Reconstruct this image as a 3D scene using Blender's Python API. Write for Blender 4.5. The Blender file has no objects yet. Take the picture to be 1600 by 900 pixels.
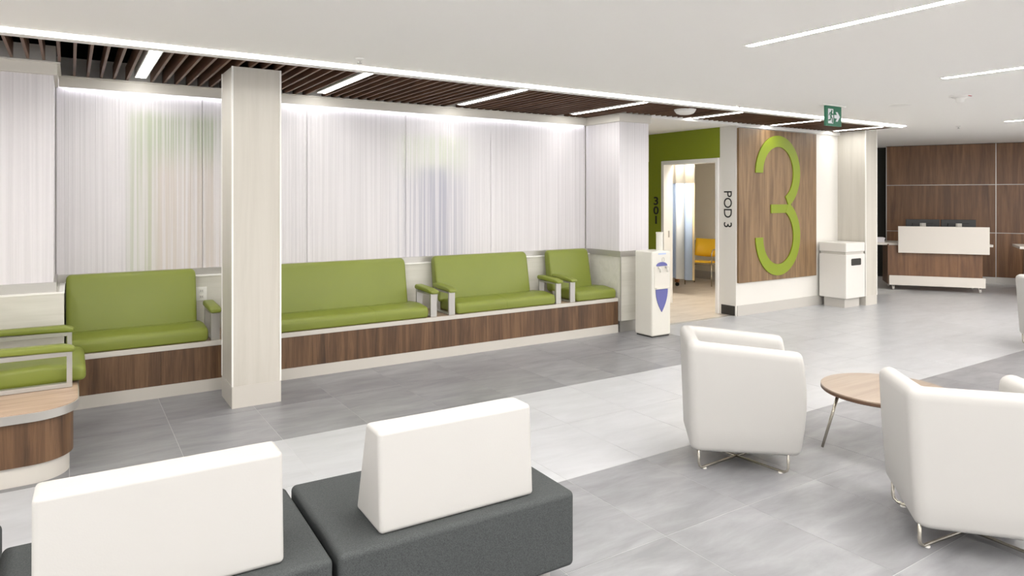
import bpy, bmesh, math, random
from mathutils import Vector, Matrix
random.seed(7)
PI = math.pi
SC = bpy.context.scene
COL = SC.collection

# ---------------------------------------------------------------- camera
CAM_H = 1.6
FPX = 1063.77
YAW = 57.03                     # viewing direction, degrees from the +X axis
cam = bpy.data.cameras.new('camera')
cam.sensor_width = 36.0
cam.lens = 36.0 * FPX / 1600.0
cam.shift_y = -141.0 / 1600.0
cam.clip_start = 0.05
co = bpy.data.objects.new('camera', cam)
COL.objects.link(co)
co.location = (0, 0, CAM_H)
co.rotation_euler = (PI / 2, 0, math.radians(YAW - 90))
SC.camera = co

# ---------------------------------------------------------------- world, exposure
w = bpy.data.worlds.new('world')
SC.world = w
w.use_nodes = True
bg = w.node_tree.nodes['Background']
bg.inputs[0].default_value = (1.0, 0.988, 0.968, 1)
bg.inputs[1].default_value = 0.75
SC.view_settings.view_transform = 'Standard'
SC.view_settings.look = 'None'
SC.view_settings.gamma = 1.0
SC.view_settings.use_curve_mapping = False
SC.view_settings.exposure = 1.43
LED = 46.0          # radiance of the ceiling light strips

# ---------------------------------------------------------------- materials
def lin(c):
    return tuple(((v / 255.0) / 12.92 if v / 255.0 <= 0.04045 else ((v / 255.0 + 0.055) / 1.055) ** 2.4) for v in c)

def newmat(name):
    m = bpy.data.materials.new(name)
    m.use_nodes = True
    nt = m.node_tree
    b = nt.nodes['Principled BSDF']
    return m, nt, b

def plain(name, rgb, rough=0.5, metal=0.0, spec=0.5, bump=None, coat=0.0, var=0.0):
    """sRGB colour, slight noise variation, optional fine bump (scale, strength)"""
    m, nt, b = newmat(name)
    c = lin(rgb)
    b.inputs['Base Color'].default_value = (*c, 1)
    b.inputs['Roughness'].default_value = rough
    b.inputs['Metallic'].default_value = metal
    b.inputs['Specular IOR Level'].default_value = spec
    b.inputs['Coat Weight'].default_value = coat
    tc = nt.nodes.new('ShaderNodeTexCoord')
    if var > 0:
        n = nt.nodes.new('ShaderNodeTexNoise')
        n.inputs['Scale'].default_value = 3.0
        n.inputs['Detail'].default_value = 4
        nt.links.new(tc.outputs['Object'], n.inputs['Vector'])
        r = nt.nodes.new('ShaderNodeValToRGB')
        r.color_ramp.elements[0].position = 0.3
        r.color_ramp.elements[1].position = 0.7
        r.color_ramp.elements[0].color = (*[v * (1 - var) for v in c], 1)
        r.color_ramp.elements[1].color = (*[min(1, v * (1 + var)) for v in c], 1)
        nt.links.new(n.outputs['Fac'], r.inputs['Fac'])
        nt.links.new(r.outputs['Color'], b.inputs['Base Color'])
    if bump:
        n2 = nt.nodes.new('ShaderNodeTexNoise')
        n2.inputs['Scale'].default_value = bump[0]
        n2.inputs['Detail'].default_value = 3
        nt.links.new(tc.outputs['Object'], n2.inputs['Vector'])
        bp = nt.nodes.new('ShaderNodeBump')
        bp.inputs['Strength'].default_value = bump[1]
        bp.inputs['Distance'].default_value = 0.004
        nt.links.new(n2.outputs['Fac'], bp.inputs['Height'])
        nt.links.new(bp.outputs['Normal'], b.inputs['Normal'])
    return m

def emis(name, rgb, strength):
    m, nt, b = newmat(name)
    b.inputs['Base Color'].default_value = (0.9, 0.9, 0.9, 1)
    b.inputs['Emission Color'].default_value = (*lin(rgb), 1)
    b.inputs['Emission Strength'].default_value = strength
    return m

def wood(name, cols, axis='Z', scale=1.0, rough=0.4, planks=0.0, stretch=14.0):
    """cols: dark, mid, light sRGB; grain runs along axis; random shift per object"""
    m, nt, b = newmat(name)
    L = nt.links
    tc = nt.nodes.new('ShaderNodeTexCoord')
    oi = nt.nodes.new('ShaderNodeObjectInfo')
    addv = nt.nodes.new('ShaderNodeVectorMath'); addv.operation = 'ADD'
    mul = nt.nodes.new('ShaderNodeVectorMath'); mul.operation = 'SCALE'
    comb = nt.nodes.new('ShaderNodeCombineXYZ')
    for i in range(3):
        L.new(oi.outputs['Random'], comb.inputs[i])
    L.new(comb.outputs[0], mul.inputs[0]); mul.inputs['Scale'].default_value = 17.0
    L.new(tc.outputs['Object'], addv.inputs[0]); L.new(mul.outputs[0], addv.inputs[1])
    mp = nt.nodes.new('ShaderNodeMapping')
    s = [stretch * scale] * 3
    s['XYZ'.index(axis)] = 0.9 * scale
    mp.inputs['Scale'].default_value = s
    L.new(addv.outputs[0], mp.inputs['Vector'])
    n = nt.nodes.new('ShaderNodeTexNoise')
    n.inputs['Scale'].default_value = 1.0; n.inputs['Detail'].default_value = 7
    n.inputs['Roughness'].default_value = 0.62; n.inputs['Distortion'].default_value = 0.6
    L.new(mp.outputs[0], n.inputs['Vector'])
    mp2 = nt.nodes.new('ShaderNodeMapping')
    s2 = [90.0 * scale] * 3
    s2['XYZ'.index(axis)] = 3.0 * scale
    mp2.inputs['Scale'].default_value = s2
    L.new(addv.outputs[0], mp2.inputs['Vector'])
    n2 = nt.nodes.new('ShaderNodeTexNoise')
    n2.inputs['Scale'].default_value = 1.0; n2.inputs['Detail'].default_value = 3
    L.new(mp2.outputs[0], n2.inputs['Vector'])
    mix = nt.nodes.new('ShaderNodeMath'); mix.operation = 'MULTIPLY_ADD'
    L.new(n2.outputs['Fac'], mix.inputs[0]); mix.inputs[1].default_value = 0.28
    L.new(n.outputs['Fac'], mix.inputs[2])
    r = nt.nodes.new('ShaderNodeValToRGB')
    e = r.color_ramp.elements
    e[0].position = 0.42; e[0].color = (*lin(cols[0]), 1)
    e[1].position = 0.86; e[1].color = (*lin(cols[2]), 1)
    k = e.new(0.63); k.color = (*lin(cols[1]), 1)
    L.new(mix.outputs[0], r.inputs['Fac'])
    L.new(r.outputs['Color'], b.inputs['Base Color'])
    b.inputs['Roughness'].default_value = rough
    return m

def tile_mat(name, dark, light, rough=0.35, stretch=(1.2, 4.0, 1)):
    m, nt, b = newmat(name)
    L = nt.links
    tc = nt.nodes.new('ShaderNodeTexCoord')
    oi = nt.nodes.new('ShaderNodeObjectInfo')
    comb = nt.nodes.new('ShaderNodeCombineXYZ')
    for i in range(3):
        L.new(oi.outputs['Random'], comb.inputs[i])
    mul = nt.nodes.new('ShaderNodeVectorMath'); mul.operation = 'SCALE'
    mul.inputs['Scale'].default_value = 31.0
    L.new(comb.outputs[0], mul.inputs[0])
    addv = nt.nodes.new('ShaderNodeVectorMath'); addv.operation = 'ADD'
    L.new(tc.outputs['Object'], addv.inputs[0]); L.new(mul.outputs[0], addv.inputs[1])
    mp = nt.nodes.new('ShaderNodeMapping'); mp.inputs['Scale'].default_value = stretch
    L.new(addv.outputs[0], mp.inputs['Vector'])
    n = nt.nodes.new('ShaderNodeTexNoise')
    n.inputs['Scale'].default_value = 1.9; n.inputs['Detail'].default_value = 9
    n.inputs['Roughness'].default_value = 0.6; n.inputs['Distortion'].default_value = 0.4
    L.new(mp.outputs[0], n.inputs['Vector'])
    ma = nt.nodes.new('ShaderNodeMath'); ma.operation = 'MULTIPLY_ADD'
    L.new(oi.outputs['Random'], ma.inputs[0]); ma.inputs[1].default_value = 0.1
    L.new(n.outputs['Fac'], ma.inputs[2])
    r = nt.nodes.new('ShaderNodeValToRGB')
    e = r.color_ramp.elements
    e[0].position = 0.36; e[0].color = (*lin(dark), 1)
    e[1].position = 0.78; e[1].color = (*lin(light), 1)
    L.new(ma.outputs[0], r.inputs['Fac'])
    L.new(r.outputs['Color'], b.inputs['Base Color'])
    b.inputs['Roughness'].default_value = rough
    b.inputs['Specular IOR Level'].default_value = 0.5
    return m

def flute_mat(name, tints):
    """pale fluted resin; tints = [(x0, x1, ztop, zlow, colour_top, colour_low)] soft greenish and grey colour patches (world metres)"""
    m, nt, b = newmat(name)
    L = nt.links
    geo = nt.nodes.new('ShaderNodeNewGeometry')
    sep = nt.nodes.new('ShaderNodeSeparateXYZ')
    L.new(geo.outputs['Position'], sep.inputs[0])
    # vertical streaks
    comb = nt.nodes.new('ShaderNodeCombineXYZ')
    def math_(op, a, bb=None, cc=None, clamp=False):
        n = nt.nodes.new('ShaderNodeMath'); n.operation = op; n.use_clamp = clamp
        for i, v in enumerate((a, bb, cc)):
            if v is None: continue
            if isinstance(v, (int, float)): n.inputs[i].default_value = v
            else: L.new(v, n.inputs[i])
        return n.outputs[0]
    L.new(math_('MULTIPLY', sep.outputs[0], 55.0), comb.inputs[0])
    L.new(math_('MULTIPLY', sep.outputs[1], 55.0), comb.inputs[1])
    L.new(math_('MULTIPLY', sep.outputs[2], 0.35), comb.inputs[2])
    n = nt.nodes.new('ShaderNodeTexNoise'); n.inputs['Scale'].default_value = 1.0; n.inputs['Detail'].default_value = 2
    L.new(comb.outputs[0], n.inputs['Vector'])
    streak = n.outputs['Fac']
    r = nt.nodes.new('ShaderNodeValToRGB')
    e = r.color_ramp.elements
    e[0].position = 0.3; e[0].color = (*lin((204, 200, 202)), 1)
    e[1].position = 0.62; e[1].color = (*lin((219, 215, 217)), 1)
    L.new(streak, r.inputs['Fac'])
    cur = r.outputs['Color']
    def smooth(v, a, c):
        n = nt.nodes.new('ShaderNodeMapRange'); n.interpolation_type = 'SMOOTHSTEP'
        L.new(v, n.inputs[0]); n.inputs[1].default_value = a; n.inputs[2].default_value = c
        n.inputs[3].default_value = 0; n.inputs[4].default_value = 1
        return n.outputs[0]
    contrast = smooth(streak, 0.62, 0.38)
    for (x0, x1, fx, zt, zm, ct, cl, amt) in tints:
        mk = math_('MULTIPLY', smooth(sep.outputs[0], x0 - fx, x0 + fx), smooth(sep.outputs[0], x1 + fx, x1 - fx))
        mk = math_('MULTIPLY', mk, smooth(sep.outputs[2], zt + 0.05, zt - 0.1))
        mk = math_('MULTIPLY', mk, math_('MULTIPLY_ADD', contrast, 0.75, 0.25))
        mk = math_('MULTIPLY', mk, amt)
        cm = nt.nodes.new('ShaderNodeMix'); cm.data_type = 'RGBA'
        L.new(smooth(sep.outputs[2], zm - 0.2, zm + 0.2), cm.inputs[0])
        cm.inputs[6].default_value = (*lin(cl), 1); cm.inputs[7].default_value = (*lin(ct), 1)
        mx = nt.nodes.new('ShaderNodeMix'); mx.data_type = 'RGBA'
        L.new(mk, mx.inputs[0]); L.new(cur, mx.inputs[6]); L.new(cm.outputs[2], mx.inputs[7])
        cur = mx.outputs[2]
    L.new(cur, b.inputs['Base Color'])
    b.inputs['Roughness'].default_value = 0.3
    return m

def fabric(name, rgb, rgb2, scale=350.0):
    m, nt, b = newmat(name)
    L = nt.links
    tc = nt.nodes.new('ShaderNodeTexCoord')
    n = nt.nodes.new('ShaderNodeTexNoise'); n.inputs['Scale'].default_value = scale; n.inputs['Detail'].default_value = 3
    L.new(tc.outputs['Object'], n.inputs['Vector'])
    r = nt.nodes.new('ShaderNodeValToRGB')
    e = r.color_ramp.elements
    e[0].position = 0.3; e[0].color = (*lin(rgb), 1)
    e[1].position = 0.7; e[1].color = (*lin(rgb2), 1)
    L.new(n.outputs['Fac'], r.inputs['Fac']); L.new(r.outputs['Color'], b.inputs['Base Color'])
    b.inputs['Roughness'].default_value = 0.85
    b.inputs['Specular IOR Level'].default_value = 0.25
    bp = nt.nodes.new('ShaderNodeBump'); bp.inputs['Strength'].default_value = 0.25; bp.inputs['Distance'].default_value = 0.002
    L.new(n.outputs['Fac'], bp.inputs['Height']); L.new(bp.outputs['Normal'], b.inputs['Normal'])
    return m

M = {}
M['ceiling'] = plain('ceiling_paint', (247, 245, 241), 0.9, spec=0.2)
M['white'] = plain('white_paint', (222, 219, 213), 0.75, spec=0.3)
M['whitetrim'] = plain('white_trim', (238, 236, 231), 0.5)
M['cream'] = wood('cream_laminate', ((200, 197, 186), (209, 206, 196), (215, 212, 203)), 'X', 0.8, 0.45)
M['creamcol'] = wood('cream_column_laminate', ((186, 181, 171), (195, 190, 180), (201, 196, 187)), 'Z', 0.5, 0.45)
M['kick'] = plain('pale_kickplate', (198, 193, 185), 0.4, spec=0.5)
M['alu'] = plain('brushed_aluminium', (186, 183, 178), 0.35, metal=0.6, bump=(60, 0.1))
M['base'] = plain('grey_vinyl_base', (190, 186, 180), 0.5)
M['baseblack'] = plain('black_vinyl_base', (52, 50, 48), 0.5)
M['valance'] = plain('valance_paint', (214, 209, 200), 0.5)
M['walnut'] = wood('walnut_laminate', ((58, 39, 24), (92, 66, 44), (122, 92, 64)), 'Z', 1.0, 0.42)
M['walnut_light'] = wood('pale_walnut_laminate', ((92, 68, 43), (122, 95, 65), (148, 120, 86)), 'Z', 1.0, 0.45)
M['walnut_wall'] = wood('walnut_wall_laminate', ((82, 53, 32), (110, 76, 48), (133, 96, 64)), 'Z', 0.8, 0.4)
M['tan'] = wood('tan_wood_top', ((146, 120, 98), (178, 152, 130), (196, 172, 150)), 'X', 1.0, 0.4)
M['slat'] = wood('slat_wood', ((74, 47, 32), (98, 67, 47), (120, 88, 66)), 'Y', 1.0, 0.5)
M['plenum'] = plain('plenum_black', (22, 21, 20), 0.95, spec=0.1)
M['tabletop'] = wood('table_top_wood', ((130, 113, 98), (145, 129, 114), (157, 142, 126)), 'X', 1.0, 0.3)
M['tableedge'] = plain('dark_edge_band', (92, 66, 48), 0.5)
M['green'] = plain('green_vinyl', (121, 130, 50), 0.42, spec=0.45, bump=(260, 0.12), var=0.03)
M['greenseam'] = plain('green_seam', (110, 124, 46), 0.6)
M['greenpaint'] = plain('green_paint', (132, 144, 30), 0.6)
M['lime'] = plain('lime_acrylic', (126, 142, 6), 0.45)
M['upwhite'] = plain('white_upholstery', (177, 175, 172), 0.5, spec=0.4, bump=(180, 0.05))
M['charcoal'] = fabric('charcoal_fabric', (52, 55, 56), (76, 79, 79))
M['chrome'] = plain('chrome_rod', (190, 184, 172), 0.22, metal=0.9)
M['black'] = plain('black_plastic', (26, 26, 28), 0.4)
M['ink'] = plain('black_lettering', (36, 34, 32), 0.6)
M['dark'] = plain('dark_recess', (46, 44, 40), 0.7)
M['doorway_dark'] = plain('doorway_dark_tone', (52, 52, 48), 0.8)  # dark colour standing in for the gloom of the doorway
M['plastic'] = plain('cooler_white_plastic', (216, 213, 204), 0.35)
M['plastic2'] = plain('cooler_bay_plastic', (214, 209, 200), 0.4)
M['blue'] = plain('cooler_blue', (96, 98, 158), 0.4)
M['paleblue'] = plain('pale_blue_print', (176, 190, 220), 0.5)
M['bin'] = plain('bin_white', (218, 215, 210), 0.4)
M['exit'] = plain('exit_green', (12, 104, 74), 0.4)
M['exitwhite'] = plain('exit_white', (226, 228, 232), 0.5)
M['yellow'] = plain('yellow_plastic', (246, 196, 48), 0.4)
M['beigewall'] = plain('cream_room_paint', (238, 230, 214), 0.8)
M['deskpanel'] = plain('desk_white_panel', (214, 208, 200), 0.4)
M['paper'] = plain('paper', (228, 226, 230), 0.8)
M['curtain_blue'] = plain('curtain_blue', (166, 184, 212), 0.9, spec=0.1)
M['curtain_pale'] = plain('curtain_pale', (208, 212, 214), 0.9, spec=0.1)
M['curtain_tan'] = plain('curtain_tan', (226, 208, 168), 0.9, spec=0.1)
M['curtain_mesh'] = plain('curtain_mesh', (238, 232, 220), 0.9, spec=0.1)
M['bedwood'] = plain('bed_leg_wood', (150, 98, 58), 0.5)
M['tile_dark'] = tile_mat('tile_dark', (116, 116, 119), (147, 147, 150), 0.3)
M['tile_light'] = tile_mat('tile_light', (172, 173, 176), (186, 187, 190), 0.3)
M['tile_beige'] = tile_mat('tile_beige', (196, 184, 170), (222, 212, 200), 0.34)
M['grout'] = plain('grout', (196, 196, 196), 0.8)
M['led'] = emis('led_strip', (255, 251, 245), LED)
M['cove'] = emis('added_wash_led', (236, 240, 255), 5.0)  # glow of the added strip behind the valance
M['ledslat'] = emis('led_slat', (255, 254, 250), 13.0)
M['ledline'] = emis('led_line', (255, 254, 252), 8.0)
M['ledroom'] = emis('led_room', (255, 246, 232), 10.0)
M['red'] = plain('red_plastic', (176, 38, 44), 0.4)
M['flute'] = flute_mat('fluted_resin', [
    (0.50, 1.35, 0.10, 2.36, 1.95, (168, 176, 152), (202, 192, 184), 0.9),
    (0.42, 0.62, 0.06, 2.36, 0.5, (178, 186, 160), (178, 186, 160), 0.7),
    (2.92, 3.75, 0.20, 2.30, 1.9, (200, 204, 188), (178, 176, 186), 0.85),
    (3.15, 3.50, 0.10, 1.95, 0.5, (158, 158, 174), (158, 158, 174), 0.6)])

# ---------------------------------------------------------------- mesh helpers
class MB:
    def __init__(s): s.v = []; s.f = []
    def add(s, v, f):
        o = len(s.v); s.v += [tuple(p) for p in v]; s.f += [tuple(i + o for i in q) for q in f]; return s
    def box(s, x0, x1, y0, y1, z0, z1):
        if x0 > x1: x0, x1 = x1, x0
        if y0 > y1: y0, y1 = y1, y0
        v = [(x, y, z) for z in (z0, z1) for y in (y0, y1) for x in (x0, x1)]
        return s.add(v, [(0, 2, 3, 1), (4, 5, 7, 6), (0, 1, 5, 4), (2, 6, 7, 3), (0, 4, 6, 2), (1, 3, 7, 5)])
    def prism(s, pts, a, b, axis='Z'):
        """pts 2D polygon (ccw seen from +axis); axis Z: (x,y), X: (y,z), Y: (x,z)"""
        n = len(pts)
        def P(p, t):
            return {'Z': (p[0], p[1], t), 'X': (t, p[0], p[1]), 'Y': (p[0], t, p[1])}[axis]
        v = [P(p, a) for p in pts] + [P(p, b) for p in pts]
        f = [tuple(range(n))[::-1], tuple(range(n, 2 * n))]
        f += [(i, (i + 1) % n, n + (i + 1) % n, n + i) for i in range(n)]
        if axis == 'Y': f = [q[::-1] for q in f]
        return s.add(v, f)
    def tube(s, path, r, n=8, closed=False):
        path = [Vector(p) for p in path]
        rings = []
        m = len(path)
        up = None
        for i, p in enumerate(path):
            a = path[i - 1] if (i > 0 or closed) else p
            c = path[(i + 1) % m] if (i < m - 1 or closed) else p
            t = (c - a).normalized()
            if up is None:
                up = Vector((0, 0, 1)) if abs(t.z) < 0.9 else Vector((1, 0, 0))
            u = (up - t * up.dot(t)).normalized(); up = u
            q = t.cross(u)
            rr = r[i] if isinstance(r, (list, tuple)) else r
            rings.append([p + (u * math.cos(2 * PI * k / n) + q * math.sin(2 * PI * k / n)) * rr for k in range(n)])
        v = [p for ring in rings for p in ring]
        f = []
        for i in range(m if closed else m - 1):
            j = (i + 1) % m
            for k in range(n):
                f.append((i * n + k, i * n + (k + 1) % n, j * n + (k + 1) % n, j * n + k))
        if not closed:
            f.append(tuple(range(n))[::-1]); f.append(tuple(range((m - 1) * n, m * n)))
        return s.add(v, f)
    def lathe(s, prof, cx=0, cy=0, n=32):
        v = [(cx + r * math.cos(2 * PI * k / n), cy + r * math.sin(2 * PI * k / n), z) for r, z in prof for k in range(n)]
        f = []
        for i in range(len(prof) - 1):
            for k in range(n):
                f.append((i * n + k, i * n + (k + 1) % n, (i + 1) * n + (k + 1) % n, (i + 1) * n + k))
        f.append(tuple(range(n))[::-1]); f.append(tuple(range((len(prof) - 1) * n, len(prof) * n)))
        return s.add(v, f)
    def mesh(s, name):
        me = bpy.data.meshes.new(name); me.from_pydata(s.v, [], s.f)
        bm = bmesh.new(); bm.from_mesh(me)
        bmesh.ops.recalc_face_normals(bm, faces=bm.faces)
        bm.to_mesh(me); bm.free(); me.update()
        return me

def obj(name, mb, mat, parent=None, bevel=0.0, seg=3, smooth=False, loc=None, rz=0.0, angle=35):
    me = mb if isinstance(mb, bpy.types.Mesh) else mb.mesh(name)
    if not me.materials: me.materials.append(M[mat] if isinstance(mat, str) else mat)
    o = bpy.data.objects.new(name, me); COL.objects.link(o)
    if parent: o.parent = parent
    if loc is not None: o.location = loc
    if rz: o.rotation_euler.z = rz
    if bevel > 0:
        b = o.modifiers.new('bevel', 'BEVEL'); b.width = bevel; b.segments = seg
        b.limit_method = 'ANGLE'; b.angle_limit = math.radians(angle); b.harden_normals = True
        smooth = True
    if smooth:
        for p in me.polygons: p.use_smooth = True
    return o

def sharp(o, deg=40):
    me = o.data
    for p in me.polygons: p.use_smooth = True
    me.set_sharp_from_angle(angle=math.radians(deg))
    return o

def thing(name, label, cat, loc=(0, 0, 0), rz=0.0, group=None):
    o = bpy.data.objects.new(name, None); COL.objects.link(o)
    o.empty_display_size = 0.1
    o.location = loc; o.rotation_euler = (0, 0, rz)
    return tag(o, label, cat, group)

def tag(o, label, cat, group=None):
    o['label'] = label; o['category'] = cat
    if group: o['group'] = group
    return o

def struct(o, label=None):
    o['kind'] = 'structure'
    if label: o['label'] = label
    return o

def box(x0, x1, y0, y1, z0, z1): return MB().box(x0, x1, y0, y1, z0, z1)

def copy_tree(o, parent=None):
    c = o.copy(); COL.objects.link(c); c.parent = parent
    for ch in list(o.children): copy_tree(ch, c)
    return c

def arc(cx, cy, r, a0, a1, n):
    return [(cx + r * math.cos(math.radians(a0 + (a1 - a0) * i / n)), cy + r * math.sin(math.radians(a0 + (a1 - a0) * i / n))) for i in range(n + 1)]

def text_mesh(body, size, extrude, bold=0.0, spacing=1.0, align='CENTER'):
    cu = bpy.data.curves.new('text', 'FONT'); cu.body = body; cu.size = size
    cu.extrude = extrude; cu.offset = bold; cu.align_x = align; cu.align_y = 'CENTER'
    cu.space_character = spacing; cu.resolution_u = 4
    t = bpy.data.objects.new('text', cu); COL.objects.link(t)
    bpy.context.view_layer.update()
    me = bpy.data.meshes.new_from_object(t.evaluated_get(bpy.context.evaluated_depsgraph_get()))
    bpy.data.objects.remove(t); bpy.data.curves.remove(cu)
    return me

F2 = (math.cos(math.radians(YAW)), math.sin(math.radians(YAW)))
R2 = (F2[1], -F2[0])
def in_view(x, y, z=0.0, mx=60):
    d = x * F2[0] + y * F2[1]
    if d < 0.4: return False
    px = 800 + FPX * (x * R2[0] + y * R2[1]) / d
    py = 309 - FPX * (z - CAM_H) / d
    return -mx < px < 1600 + mx and py < 900 + mx

# ================================================================= SETTING
ZC = 2.62      # main ceiling
ZS = 2.60      # underside of the slats
# ---- floor
PX, PY = 0.592, 0.765
YD = 4.60      # upper edge of the light band
floor = struct(obj('floor', box(-6, 18, -6, 12, -0.12, -0.0012), 'grout'), 'grey and white stone tiled floor')
tile_me = {}
def tile_mesh(kind):
    if kind not in tile_me:
        g = 0.0015
        me = MB().box(-PX / 2 + g, PX / 2 - g, -PY / 2 + g, PY / 2 - g, -0.004, 0.0).mesh('tile')
        me.materials.append(M[kind]); tile_me[kind] = me
    return tile_me[kind]
ntile = 0
rest = MB(); rest_l = MB()
for r in range(-13, 5):            # row r covers YD + r*PY .. YD + (r+1)*PY
    y0 = YD + r * PY
    if y0 > 6.12: continue
    for c in range(-9, 30):
        x0 = c * PX - 0.005
        xc, yc = x0 + PX / 2, y0 + PY / 2
        light = r in (-2, -1) or r < -9 or (r >= 0 and xc > 6.0)
        corners = [(x0, y0), (x0 + PX, y0), (x0, y0 + PY), (x0 + PX, y0 + PY)]
        vis = any(in_view(*q) for q in corners)
        if vis and xc < 14.5 and ntile < 298:
            o = bpy.data.objects.new('tile', tile_mesh('tile_light' if light else 'tile_dark'))
            COL.objects.link(o); o.parent = floor; o.location = (xc, yc, 0)
            ntile += 1
        else:
            (rest_l if light else rest).box(x0 + .0015, x0 + PX - .0015, y0 + .0015, y0 + PY - .0015, -0.006, 0.0)
o = obj('tile_field', rest, 'tile_dark', floor); o['kind'] = 'stuff'
o = obj('tile_field', rest_l, 'tile_light', floor); o['kind'] = 'stuff'
# corridor and examination room floor: beige sheet, its edge strip
struct(obj('floor_corridor', box(5.93, 10.5, 6.16, 12, -0.004, 0.003), 'tile_beige'), 'beige floor of the corridor and examination room')
struct(obj('trim_1', box(5.93, 7.53, 6.10, 6.16, -0.004, 0.005), 'alu'), 'metal threshold strip in the corridor floor')

# ---- ceiling
LY0, LY1, TY1 = 5.06, 5.11, 5.21    # light slot, white trim
XE = 9.95                            # end of the slatted field
cb = MB()
cb.box(-6, 18, -4, LY0, ZC, ZC + 0.1)
cb.box(XE, 18, LY0, 12, ZC, ZC + 0.1)
cb.box(-6, -3.2, LY0, 12, ZC, ZC + 0.1)
struct(obj('ceiling', cb, 'ceiling'), 'white painted plaster ceiling')
struct(obj('ceiling_corridor', box(5.93, 7.53, 6.02, 12, 2.575, 2.7), 'ceiling'), 'lower white ceiling of the corridor')
struct(obj('trim_2', MB().box(-3.2, XE, LY1, TY1, ZC - 0.022, ZC + 0.12).box(XE - 0.03, XE, TY1, 6.1, ZC - 0.022, ZC + 0.12), 'whitetrim'), 'white edge trim of the slatted ceiling')
o = obj('light_strip', box(-3.2, XE, LY0 + 0.003, LY1 - 0.002, ZC - 0.006, ZC + 0.01), 'ledline')
tag(o, 'long continuous white light strip along the edge of the slatted ceiling', 'light')
# plenum above the slats (dark)
pb = MB()
pb.box(-3.2, XE, TY1, 7.0, 2.98, 3.02)
pb.box(-3.2, XE, TY1 - 0.02, TY1, ZC + 0.12, 3.0)
pb.box(XE - 0.005, XE + 0.02, TY1, 7.0, ZC + 0.1, 3.0)
struct(obj('ceiling_plenum', pb, 'plenum'), 'dark void above the wooden slats')

# slatted ceiling: one thing, each slat a part
sl = thing('slat_ceiling', 'dark brown wooden slat ceiling running above the green benches', 'slat ceiling', (0, 0, ZS))
lamps = [0.49, 2.01, 3.52, 5.05, 6.58, 8.12, 9.61]
def slat_mesh(y1):
    me = MB().box(-0.009, 0.009, TY1 + 0.004, y1, 0, 0.12).mesh('slat'); me.materials.append(M['slat']); return me
sm_long, sm_short = slat_mesh(6.715), slat_mesh(6.0)
k = -9
while True:
    x = 0.027 + 0.0945 * k; k += 1
    if x > XE - 0.05: break
    if any(abs(x - q) < 0.05 for q in lamps): continue
    o = bpy.data.objects.new('slat', sm_long if -0.05 < x < 5.44 else sm_short)
    COL.objects.link(o); o.parent = sl; o.location = (x, 0, 0)
# lights recessed between slats
place = ['nearest the left pier', 'just right of the pale square pillar', 'third from the left pier', 'beside the right corner of the fluted wall',
         'beside the white ceiling dome', 'in front of the big green numeral', 'at the far end beside the pale far pillar']
for i, x in enumerate(lamps):
    y1 = 6.44 if x < 5.4 else 5.93
    t = thing('slat_light', 'linear white light between wooden slats, ' + place[i], 'light', (x, 0, ZS), 0, 'linear lights in the slatted ceiling')
    h = MB().box(-0.045, 0.045, TY1 + 0.006, y1 + 0.012, 0.012, 0.08)
    h.box(-0.045, -0.037, TY1 + 0.006, y1 + 0.012, -0.002, 0.02).box(0.037, 0.045, TY1 + 0.006, y1 + 0.012, -0.002, 0.02)
    obj('housing', h, 'whitetrim', t)
    obj('diffuser', box(-0.036, 0.036, TY1 + 0.012, y1, -0.001, 0.011), 'ledslat', t)

# ceiling lights of the main room
rows = [(-3.4, -2.5, 2.95), (-1.0, -2.5, 2.95), (1.41, -2.5, 2.95), (3.82, -2.5, 2.97), (6.24, -2.5, 2.87), (8.66, -2.5, 2.87), (10.48, -2.5, 4.04), (12.9, -2.5, 3.0)]
for i, (x, y0, y1) in enumerate(rows):
    lab = {3: 'linear ceiling light nearest the camera, in the top right', 4: 'middle linear ceiling light above the white armchairs',
           6: 'farthest linear ceiling light, before the reception wall', 0: 'linear ceiling light far left of the rounded platform, outside the frame', 1: 'linear ceiling light left of the ottoman row, outside the frame',
           2: 'linear ceiling light directly above the ottoman row, outside the frame', 5: 'linear ceiling light right of the round table, outside the frame',
           7: 'linear ceiling light right of the reception desk, outside the frame'}[i]
    t = thing('ceiling_light', lab, 'light', (x, y1, ZC), 0, 'linear lights in the white ceiling')
    Lh = y1 - y0
    obj('frame', MB().box(-0.04, -0.03, -Lh, 0, -0.004, 0.01).box(0.03, 0.04, -Lh, 0, -0.004, 0.01).box(-0.04, 0.04, 0, 0.008, -0.004, 0.01), 'whitetrim', t)
    obj('diffuser', box(-0.03, 0.03, -Lh, 0, -0.003, 0.008), 'led', t)

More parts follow.
